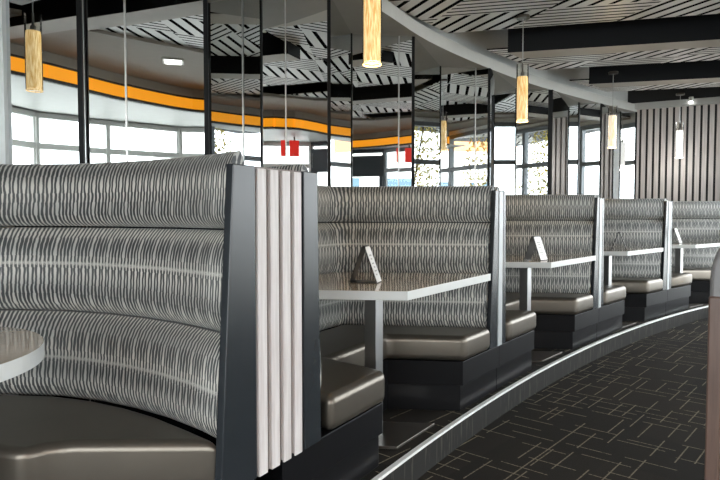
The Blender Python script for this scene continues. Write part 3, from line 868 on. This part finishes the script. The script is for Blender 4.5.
# ------------------------------------------------------------------ pendants
pend = [((.058, 2.916), 'core_amber', 'amber glass cylinder lamp over the nearest rectangular table'),
        ((1.256, 4.685), 'core_amber', 'amber glass cylinder lamp over the second rectangular table'),
        ((2.712, 6.493), 'core_pale', 'pale amber cylinder lamp in front of the mirror corner'),
        ((4.036, 7.628), 'core_white', 'white glass cylinder lamp in front of the slatted end wall'),
        ((-1.70, 2.12), 'core_amber', 'amber cylinder lamp over the curved corner booth, seen in the leftmost mirror')]
for i, (p, mt, lb) in enumerate(pend):
    z0 = EYE + .72; hh = .345
    t = thing('pendant_lamp', lb, 'lamp', (*p, EYE + 1.53), 'glass cylinder pendant lamps')
    zc = EYE + (1.53 if i < 3 else 1.5)
    if i == 3: zc = EYE + 1.53
    bm = bmesh.new(); lathe(bm, p, [(.05, zc - .022), (.05, zc)]); obj('canopy', bm, MAT['dark_metal'], t, smooth='auto')
    bm = bmesh.new(); lathe(bm, p, [(.0035, z0 + hh + .02), (.0035, zc - .02)], 8); obj('cable', bm, MAT['steel_seam'], t)
    bm = bmesh.new(); lathe(bm, p, [(.016, z0 + hh + .002), (.016, z0 + hh + .03), (.007, z0 + hh + .04), (.007, z0 + hh + .105)], 20); obj('lamp_cap', bm, MAT['metal'], t, smooth='auto')
    bm = bmesh.new(); lathe(bm, p, [(.039, z0 + .012), (.041, z0 + .03), (.041, z0 + hh - .02), (.039, z0 + hh)], 28); obj('light_core', bm, MAT[mt], t, smooth='auto')
    bm = bmesh.new(); n = 28
    for r_ in (.046,):
        r1 = [bm.verts.new((p[0] + r_ * math.cos(2 * PI * j / n), p[1] + r_ * math.sin(2 * PI * j / n), z0)) for j in range(n)]
        r2 = [bm.verts.new((v.co.x, v.co.y, z0 + .45)) for v in r1]
        for j in range(n): bm.faces.new((r1[j], r1[(j + 1) % n], r2[(j + 1) % n], r2[j]))
    obj('glass_tube', bm, MAT['lampglass'], t, smooth=True)
    bm = bmesh.new(); 
    ring = [(p[0] + .043 * math.cos(2 * PI * j / 24), p[1] + .043 * math.sin(2 * PI * j / 24), z0 + .004) for j in range(25)]
    tube(bm, ring, .004, 6); obj('rim_ring', bm, MAT[mt], t, smooth=True)
    if i < 4:
        l = bpy.data.lights.new('pendant_glow', 'POINT'); l.energy = 2.5; l.color = (1, .72, .38) if i < 3 else (1, .95, .88); l.shadow_soft_size = .03
        lo = bpy.data.objects.new('pendant_glow', l); COL.objects.link(lo); lo.location = (*p, z0 - .05)

t = thing('spot_light', 'tiny bright spotlight at the top of the slatted end wall', 'light', (4.30, 7.86, EYE + 1.47))
bm = bmesh.new(); lathe(bm, (4.30, 7.86), [(.02, EYE + 1.475), (.028, EYE + 1.50), (.028, EYE + 1.53)], 14); obj('housing', bm, MAT['white'], t, smooth='auto')
bm = bmesh.new(); lathe(bm, (4.30, 7.86), [(.012, EYE + 1.455), (.020, EYE + 1.462), (.020, EYE + 1.474)], 14); obj('bulb', bm, emit('spot_bulb', (1, .98, .95), 6), t, smooth='auto')
# ------------------------------------------------------------------ chair at the right edge
cc = Vector((1.362, 1.887)); 
t = thing('dining_chair', 'brown wooden chair with rounded grey back at the right edge of the aisle', 'chair', (*cc, 0))
ca = Vector((.782, -.623)); cb = Vector((.623, .782))       # back plane axis / towards the seat (away from camera)
def rounded(w, h0, h1, r, n=8):
    pts = [(-w, h0), (w, h0)]
    for i in range(n + 1): a = PI / 2 * i / n; pts.append((w - r + r * math.cos(a), h1 - r * 1.6 + r * 1.6 * math.sin(a)))
    for i in range(n + 1): a = PI / 2 + PI / 2 * i / n; pts.append((-w + r + r * math.cos(a), h1 - r * 1.6 + r * 1.6 * math.sin(a)))
    return pts
def slab(bm, outl, o0, o1):
    A = [bm.verts.new((*(cc + ca * u + cb * o0), z)) for u, z in outl]; Bv = [bm.verts.new((*(cc + ca * u + cb * o1), z)) for u, z in outl]
    n = len(outl); bm.faces.new(A); bm.faces.new(Bv[::-1])
    for i in range(n): bm.faces.new((A[i], A[(i + 1) % n], Bv[(i + 1) % n], Bv[i]))
bm = bmesh.new(); slab(bm, rounded(.226, .40, 1.175, .11), 0, .05); obj('backrest', bm, MAT['chair_grey'], t, bevel=.014, segs=3)
for sx in (-1, 1):
    bm = bmesh.new()
    q = cc + ca * (.205 * sx); slab(bm, [(.205 * sx - .022, 0), (.205 * sx + .022, 0), (.205 * sx + .022, .945), (.205 * sx - .022, .945)], -.006, .046); obj('leg', bm, MAT['walnut'], t, bevel=.006)
    bm = bmesh.new(); slab(bm, [(.19 * sx - .02, 0), (.19 * sx + .02, 0), (.19 * sx + .02, .42), (.19 * sx - .02, .42)], .40, .44); obj('leg', bm, MAT['walnut'], t, bevel=.006)
bm = bmesh.new(); slab(bm, [(-.205, .42), (.205, .42), (.205, .48), (-.205, .48)], .03, .46); obj('seat', bm, MAT['vinyl'], t, bevel=.02, segs=3)

# ------------------------------------------------------------------ outside
bm = bmesh.new()
vs = [bm.verts.new(p) for p in ((-40, -40, -.05), (60, -40, -.05), (60, 60, -.05), (-40, 60, -.05))]; bm.faces.new(vs)
struct('ground', bm, plain('pale_pavement', (.50, .50, .48), .9, scale=3), label='pale pavement outside the windows', cat='ground')
def tree(p, h, lb, c0, c1, rad=.9, nleaf=4200):
    t = thing('tree', lb, 'tree', (*p, 0), 'young trees outside')
    bm = bmesh.new()
    for i in range(9):
        a = random.random() * 2 * PI; r = random.random() * rad * .6
        tube(bm, [(p[0], p[1], 0), (p[0] + r * .2 * math.cos(a), p[1] + r * .2 * math.sin(a), h * .35), (p[0] + r * math.cos(a), p[1] + r * math.sin(a), h * (.75 + .25 * random.random()))], .018, 5)
    obj('trunk', bm, plain('bark', (.16, .12, .08), .9), t)
    bm = bmesh.new()
    for i in range(nleaf):
        z = h * (.12 + .9 * random.random()); a = random.random() * 2 * PI; r = rad * math.sqrt(random.random()) * (.55 + .45 * math.sin(min(1, z / h) * PI))
        c = Vector((p[0] + r * math.cos(a), p[1] + r * math.sin(a), z)); u = Vector((random.uniform(-1, 1), random.uniform(-1, 1), random.uniform(-1, 1))).normalized(); v = u.orthogonal().normalized()
        s = .034
        bm.faces.new([bm.verts.new(c + u * s), bm.verts.new(c + v * s * .6), bm.verts.new(c - u * s), bm.verts.new(c - v * s * .6)])
    o = obj('foliage', bm, c0, t)
leafm = plain('yellow_leaf', (.80, .66, .20), .7, var=.3, scale=25)
tree((4.7, .1), 3.4, 'yellow-leaved young tree outside the window seen in the slim mirrors', leafm, None)
tree((5.4, 2.4), 3.3, 'yellow-leaved young tree outside further along the windows', leafm, None)
bg = thing('building', 'orange and white building across the street, seen in the mirrors', 'building', (6, -14, 0))
bm = bmesh.new(); box(bm, (6, -15, 2.0), 16, 2, 4.2); obj('lower_wall', bm, plain('pale_stucco', (.7, .68, .64), .8), bg)
bm = bmesh.new(); box(bm, (6, -15, 4.6), 16, 2.02, 1.0); obj('parapet', bm, plain('orange_stucco', (.75, .30, .13), .8), bg)
bm = bmesh.new()
for j in range(6): box(bm, (.2 + j * 2.3, -13.96, 1.6), 1.3, .06, 2.2)
obj('window_pane', bm, plain('dark_glazing', (.06, .12, .16), .2), bg)

# ------------------------------------------------------------------ light
w = bpy.data.worlds.new('sky'); S.world = w; w.use_nodes = True
bgn = w.node_tree.nodes['Background']; bgn.inputs[0].default_value = (.93, .97, 1, 1); bgn.inputs[1].default_value = 5.0
# ------------------------------------------------------------------ camera
cam = bpy.data.cameras.new('camera'); co = bpy.data.objects.new('camera', cam); COL.objects.link(co)
cam.sensor_width = 36; cam.lens = 30; cam.clip_start = .05
co.location = (0, 0, EYE); co.rotation_euler = (math.radians(90 - 2.39), 0, 0)
S.camera = co
S.view_settings.view_transform = 'Standard'; S.view_settings.look = 'None'; S.view_settings.gamma = 1; S.view_settings.use_curve_mapping = False
S.view_settings.exposure = 0.95
S.cycles.use_denoising = True
S.cycles.max_bounces = 12; S.cycles.diffuse_bounces = 5; S.cycles.glossy_bounces = 6; S.cycles.transparent_max_bounces = 16
S.cycles.caustics_reflective = False
S.cycles.sample_clamp_indirect = 8
